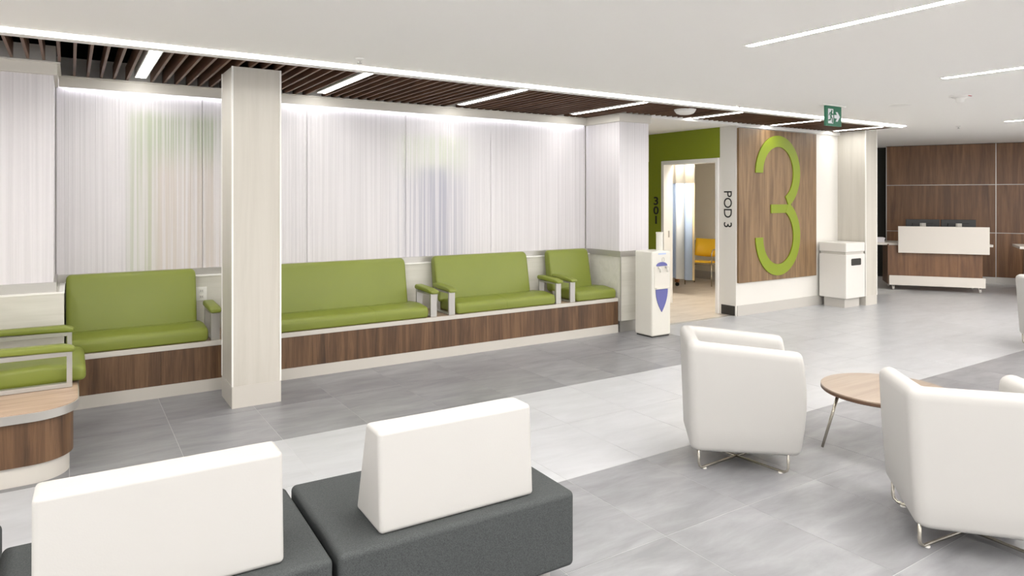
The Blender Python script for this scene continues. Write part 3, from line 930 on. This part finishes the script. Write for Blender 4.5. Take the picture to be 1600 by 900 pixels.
# ================================================================= WATER COOLER
wc = thing('water_cooler', 'white floor standing water cooler with blue shield front', 'water cooler', (5.565, 5.645, 0))
obj('body', box(0, 0.30, 0, 0.28, 0.012, 0.985), 'plastic', wc, bevel=0.018, seg=4)
obj('foot', box(0.015, 0.285, 0.015, 0.265, 0, 0.014), 'dark', wc)
bay = obj('dispensing_bay', MB().box(0.035, 0.27, -0.006, 0.004, 0.555, 0.81), 'plastic2', wc, bevel=0.003, seg=2)
for x in (0.10, 0.21):
    obj('tap', MB().tube([(x, -0.006, 0.795), (x, -0.035, 0.79), (x, -0.038, 0.745)], [0.012, 0.012, 0.009], 10), 'plastic', bay, smooth=True)
obj('drip_tray', box(0.045, 0.26, -0.03, -0.006, 0.553, 0.568), 'plastic2', bay)
sh = [(0.055, 0.548)] + [(0.15 - 0.095 * (1 - u ** 2.1), 0.548 - 0.262 * u) for u in (0.15, 0.3, 0.45, 0.6, 0.75, 0.88)] + [(0.15, 0.284)]
sh += [(0.30 - x, z) for x, z in sh[:-1][::-1]]
obj('shield', MB().prism(sh, -0.008, 0.002, 'Y'), 'blue', wc)
ar = [(0.07, 0.815)] + [(0.15 + 0.085 * math.cos(math.radians(a)), 0.815 + 0.045 * math.sin(math.radians(a))) for a in range(170, 5, -15)] + [(0.235, 0.815)]
obj('hood', MB().prism(ar, -0.012, 0.002, 'Y'), 'blue', wc)
rg = [(0.175 + 0.018 * math.cos(2 * PI * k / 18), -0.003, 0.885 + 0.026 * math.sin(2 * PI * k / 18)) for k in range(18)]
obj('ring_mark', MB().tube(rg, 0.003, 6, closed=True), 'base', wc)
obj('brand_strip', box(0.10, 0.22, -0.002, 0.002, 0.945, 0.963), 'paleblue', wc)
t = thing('cup_dispenser', 'white paper cup tube standing on the water cooler', 'cup dispenser', (5.80, 5.76, 0.985))
obj('tube', MB().lathe([(0.040, 0.0), (0.040, 0.205), (0.036, 0.207)], 0, 0, 24), 'plastic', t, smooth=False)
obj('rim', MB().lathe([(0.043, 0.195), (0.043, 0.21), (0.038, 0.212)], 0, 0, 24), 'plastic', t)

# ================================================================= WASTE BIN
wbn = thing('waste_bin', 'white square waste bin with a dark slot beside the far pillar', 'waste bin', (9.36, 5.60, 0))
obj('base', box(0.06, 0.44, 0.06, 0.38, 0, 0.142), 'base', wbn)
obj('cabinet', MB().box(0, 0.49, 0, 0.42, 0.14, 0.775), 'bin', wbn, bevel=0.006, seg=2)
obj('reveal', box(0.015, 0.475, 0.015, 0.405, 0.77, 0.815), 'base', wbn)
obj('lid', box(0, 0.49, 0, 0.42, 0.81, 0.945), 'bin', wbn, bevel=0.012, seg=3)
sl_ = obj('slot', MB().prism(round_profile([(0.13, 0.615), (0.38, 0.615), (0.38, 0.715), (0.13, 0.715)], 0.02), -0.004, 0.01, 'Y'), 'dark', wbn)

# ================================================================= EXIT SIGN
ex = thing('exit_sign', 'green running man exit sign hanging from the ceiling', 'exit sign', (6.90, 4.37, ZC))
obj('canopy', box(-0.07, 0.36, -0.025, 0.025, -0.012, 0.0), 'whitetrim', ex)
pl = obj('plate', box(0, 0.295, -0.012, 0.012, -0.232, -0.012), 'exit', ex, bevel=0.003, seg=2)
dr = MB().box(0.04, 0.135, -0.014, -0.012, -0.205, -0.045)
obj('doorway', dr, 'exitwhite', pl)
mn = MB()
def stroke(mb, pts, wd_, y):
    for a, b in zip(pts[:-1], pts[1:]):
        d = Vector((b[0] - a[0], b[1] - a[1])); n_ = Vector((-d.y, d.x)).normalized() * wd_ / 2; e_ = d.normalized() * wd_ * 0.3
        q = [(a[0] - e_.x + n_.x, a[1] - e_.y + n_.y), (a[0] - e_.x - n_.x, a[1] - e_.y - n_.y), (b[0] + e_.x - n_.x, b[1] + e_.y - n_.y), (b[0] + e_.x + n_.x, b[1] + e_.y + n_.y)]
        mb.prism(q, y - 0.0015, y, 'Y')
Yp = -0.014
stroke(mn, [(0.098, -0.082), (0.088, -0.125)], 0.026, Yp)
stroke(mn, [(0.095, -0.085), (0.068, -0.092), (0.056, -0.115)], 0.012, Yp - 0.0002)
stroke(mn, [(0.102, -0.09), (0.118, -0.108), (0.134, -0.10)], 0.012, Yp - 0.0004)
stroke(mn, [(0.09, -0.125), (0.112, -0.15), (0.118, -0.195)], 0.015, Yp - 0.0006)
stroke(mn, [(0.086, -0.125), (0.08, -0.165), (0.045, -0.172)], 0.015, Yp - 0.0008)
mn.prism([(0.106 + 0.011 * math.cos(2 * PI * k / 12), -0.066 + 0.011 * math.sin(2 * PI * k / 12)) for k in range(12)], Yp - 0.0015, Yp, 'Y')
obj('running_figure', mn, 'exit', pl)
aw = [(0.155, -0.145), (0.155, -0.108), (0.205, -0.108), (0.182, -0.075), (0.215, -0.075), (0.262, -0.127), (0.215, -0.18), (0.182, -0.18), (0.205, -0.145)]
obj('arrow', MB().prism(aw[::-1], -0.0145, -0.012, 'Y'), 'exitwhite', pl)

# ================================================================= SMALL CEILING DEVICES
def dome(loc, r, h, label, name='ceiling_dome', cat='ceiling device'):
    t = thing(name, label, cat, loc)
    obj('ring', MB().lathe([(r * 1.0, -0.01), (r * 1.02, 0.0)], 0, 0, 28), 'whitetrim', t)
    obj('cover', MB().lathe([(r * 0.55, -h), (r * 0.8, -h * 0.8), (r * 0.95, -h * 0.4), (r, -0.008)], 0, 0, 28), 'whitetrim', t, smooth=True)
dome((5.86, 5.42, ZS + 0.002), 0.12, 0.055, 'round white dome under the wooden slats')
def sprinkler(x, y, label):
    t = thing('sprinkler', label, 'sprinkler', (x, y, ZC))
    obj('rosette', MB().lathe([(0.02, -0.012), (0.034, -0.005), (0.036, 0)], 0, 0, 20), 'whitetrim', t)
    obj('head', MB().lathe([(0.018, -0.036), (0.018, -0.033), (0.007, -0.03), (0.008, -0.018)], 0, 0, 14), 'alu', t)
sprinkler(1.78, 4.80, 'small sprinkler in the ceiling above the pillar, left of centre')
sprinkler(6.21, 4.95, 'small sprinkler in the ceiling near the light strip above the door')
sprinkler(10.6, 4.67, 'small sprinkler in the ceiling before the reception wall')
t = thing('smoke_detector', 'white smoke detector with a red mark in the ceiling at right', 'smoke detector', (7.48, 3.28, ZC))
obj('base_plate', MB().lathe([(0.09, -0.012), (0.095, 0)], 0, 0, 26), 'whitetrim', t)
obj('cover', MB().lathe([(0.02, -0.07), (0.035, -0.06), (0.04, -0.03), (0.075, -0.012)], 0, 0, 26), 'whitetrim', t, smooth=True)
obj('indicator', box(-0.03, 0.03, -0.0935, -0.085, -0.012, -0.006), 'red', t)
t = thing('ceiling_speaker', 'flat round ceiling speaker right of the exit sign', 'speaker', (7.64, 3.96, ZC))
obj('grille', MB().lathe([(0.10, -0.006), (0.11, 0)], 0, 0, 28), 'whitetrim', t)

# ================================================================= RECEPTION DESK
def desk(loc, ang, label, full=True, length=1.42):
    """local x to the right along the front, local y away from the visitor"""
    t = thing('reception_desk', label, 'desk', loc, ang, 'mobile reception desks')
    L = length
    nb = 4
    for i in range(nb):
        obj('front_board', box(-0.02 + (L - 0.02) * i / nb, -0.021 + (L - 0.02) * (i + 1) / nb, 0.02, 0.04, 0.24, 0.774), 'walnut_wall', t)
    obj('end_panel', box(-0.02, 0.0, 0.04, 0.62, 0.10, 0.795), 'walnut', t)
    obj('end_panel', box(L - 0.06, L - 0.04, 0.04, 0.62, 0.10, 0.795), 'walnut', t)
    obj('plinth', box(0.0, L, 0.0, 0.05, 0.09, 0.255), 'deskpanel', t, bevel=0.003, seg=2)
    if full:
        obj('worktop', box(-0.32, L + 0.12, 0.06, 0.72, 0.775, 0.815), 'deskpanel', t, bevel=0.003, seg=2)
        obj('privacy_screen', box(0.13, L + 0.04, -0.06, -0.035, 0.655, 1.11), 'deskpanel', t, bevel=0.003, seg=2)
        for bx_ in (0.4, 1.1): obj('screen_bracket', box(bx_, bx_ + 0.05, -0.036, 0.07, 0.74, 0.774), 'alu', t)
    else:
        obj('worktop', box(-0.16, L + 0.12, -0.04, 0.72, 0.775, 0.815), 'deskpanel', t, bevel=0.003, seg=2)
    for x in (0.07, L - 0.07):
        for y in (0.06, 0.56):
            c_ = obj('caster', MB().tube([(x - 0.014, y, 0.034), (x + 0.014, y, 0.034)], 0.034, 14), 'base', t)
            obj('fork', MB().box(x - 0.02, x - 0.016, y - 0.012, y + 0.012, 0.03, 0.10).box(x + 0.016, x + 0.02, y - 0.012, y + 0.012, 0.03, 0.10).box(x - 0.02, x + 0.02, y - 0.012, y + 0.012, 0.085, 0.10), 'alu', c_)
    return t
DA = math.radians(-54)
DX, DY = 11.94, 6.36
desk((DX, DY, 0), DA, 'white and walnut reception desk on casters with a raised white screen')
def dloc(u, v, z): return (DX + u * math.cos(DA) - v * math.sin(DA), DY + u * math.sin(DA) + v * math.cos(DA), z)
for i, u in enumerate((0.58, 1.12)):
    t = thing('monitor', ('left' if i == 0 else 'right') + ' of two black monitors behind the white desk screen', 'monitor', dloc(u, 0.42, 0.815), DA, 'monitors on the reception desk')
    obj('casing', MB().box(-0.26, 0.26, 0.0, 0.03, 0.09, 0.405).box(-0.16, 0.16, -0.02, 0.0, 0.13, 0.34), 'black', t, bevel=0.006, seg=2)
    obj('display', box(-0.25, 0.25, 0.0295, 0.031, 0.10, 0.395), 'dark', t)
    obj('bracket', box(-0.045, 0.045, -0.035, -0.019, 0.26, 0.34), 'base', t)
    obj('stand', MB().box(-0.03, 0.03, -0.05, -0.033, 0.01, 0.34).box(-0.12, 0.12, -0.12, 0.06, 0, 0.012), 'base', t)
for i, (u, z, hh) in enumerate(((-0.20, 0.8155, 0.05), (-0.195, 0.8665, 0.03))):
    t = thing('paper_stack', ('lower' if i == 0 else 'upper') + ' stack of white papers on the left end of the reception worktop', 'papers', dloc(u, 0.25, z), DA + 0.05 * i, 'papers on the reception desk')
    obj('sheets', box(-0.11, 0.15, -0.10, 0.13, 0, hh), 'paper', t, bevel=0.002, seg=2)
DA2 = math.radians(-62)
t = desk((12.92, 4.62, 0), DA2, 'walnut side desk with a white top at the right edge of the frame', full=False)

# ================================================================= EXAMINATION ROOM CONTENTS
# privacy curtain: folds hung from a track
cu = thing('privacy_curtain', 'blue and cream striped privacy curtain with pale mesh top', 'curtain', (8.5, 7.66, 0))
def fold(y0, y1, z0, z1, ph, mat, name):
    n = max(6, int((y1 - y0) / 0.012)); v = []; f = []
    for j, z in enumerate((z0, z1)):
        for i in range(n + 1):
            y = y0 + (y1 - y0) * i / n
            v.append((0.045 * math.sin((y + ph) * 2 * PI / 0.21), y, z))
    f = [(i, i + 1, n + 2 + i, n + 1 + i) for i in range(n)]
    o = obj(name, MB().add(v, f), mat, cu, smooth=True)
    s = o.modifiers.new('solid', 'SOLIDIFY'); s.thickness = 0.003
    return o
ys = [(0.0, 0.075, 'curtain_tan'), (0.075, 0.26, 'curtain_blue'), (0.26, 0.36, 'curtain_pale'), (0.36, 0.62, 'curtain_blue'), (0.62, 0.72, 'curtain_tan'), (0.72, 1.6, 'curtain_blue')]
for a, b_, mt in ys: fold(a, b_, 0.25, 1.84, 0.0, mt, 'stripe')
fold(0.0, 1.6, 1.84, 2.56, 0.0, 'curtain_mesh', 'mesh_top')
obj('track', box(-0.015, 0.015, -0.3, 1.8, 2.56, 2.60), 'alu', cu)
# examination bed behind the curtain
bd = thing('exam_bed', 'examination bed behind the privacy curtain, only its legs showing', 'bed', (8.60, 8.60, 0))
obj('mattress', box(0, 0.7, 0, 1.9, 0.62, 0.72), 'paleblue', bd, bevel=0.02)
obj('bed_frame', box(0.02, 0.68, 0.02, 1.88, 0.52, 0.62), 'alu', bd)
for x in (0.06, 0.60):
    for y in (0.09, 1.75):
        g = obj('leg', box(x, x + 0.05, y, y + 0.07, 0.07, 0.52), 'bedwood', bd)
        obj('caster', MB().tube([(x + 0.01, y + 0.03, 0.035), (x + 0.04, y + 0.03, 0.035)], 0.035, 12), 'black', g)
# yellow chairs
def ychair(loc, rz, label):
    t = thing('visitor_chair', label, 'chair', loc, rz, 'yellow visitor chairs')
    sp = round_profile([(-0.22, 0.42), (0.20, 0.40), (0.22, 0.415), (0.20, 0.43), (-0.22, 0.445)], 0.01)
    obj('seat', pillow_x(sp, -0.23, 0.23, 0.01), 'yellow', t, smooth=True)
    v = []; f = []; n = 10
    for z, yy in ((0.52, 0.17), (0.60, 0.185), (0.84, 0.235)):
        for i in range(n + 1):
            x = -0.23 + 0.46 * i / n
            zz = z + (0.02 * (1 - (x / 0.23) ** 2) * (-1 if z < 0.8 else -0.6))
            v.append((x, yy + 0.05 * (1 - (x / 0.23) ** 2), zz))
    for j in range(2): f += [(j * (n + 1) + i, j * (n + 1) + i + 1, (j + 1) * (n + 1) + i + 1, (j + 1) * (n + 1) + i) for i in range(n)]
    o = obj('backrest', MB().add(v, f), 'yellow', t, smooth=True)
    s = o.modifiers.new('solid', 'SOLIDIFY'); s.thickness = 0.014
    for sx in (-1, 1):
        x = sx * 0.255
        obj('leg', MB().tube([(x, -0.20, 0.0), (x, -0.20, 0.40)], 0.011, 8), 'chrome', t, smooth=True)
        obj('leg', MB().tube([(x, 0.22, 0.0), (x, 0.19, 0.40), (x, 0.26, 0.80)], 0.011, 8), 'chrome', t, smooth=True)
        obj('armrest', MB().tube([(x, -0.20, 0.40), (x, -0.195, 0.58), (x, -0.16, 0.64), (x, -0.10, 0.66), (x, 0.20, 0.67)], 0.011, 8), 'chrome', t, smooth=True)
        obj('seat_rail', MB().tube([(x, -0.20, 0.39), (x, 0.19, 0.39)], 0.010, 8), 'chrome', t, smooth=True)
    obj('cross_bar', MB().tube([(-0.255, -0.12, 0.385), (0.255, -0.12, 0.385)], 0.010, 8), 'chrome', t, smooth=True)
    return t
ychair((9.78, 8.62, 0), math.radians(-72), 'yellow visitor chair with chrome arms seen through the doorway')
ychair((10.02, 7.98, 0), math.radians(-80), 'second yellow visitor chair, mostly hidden by the door frame')
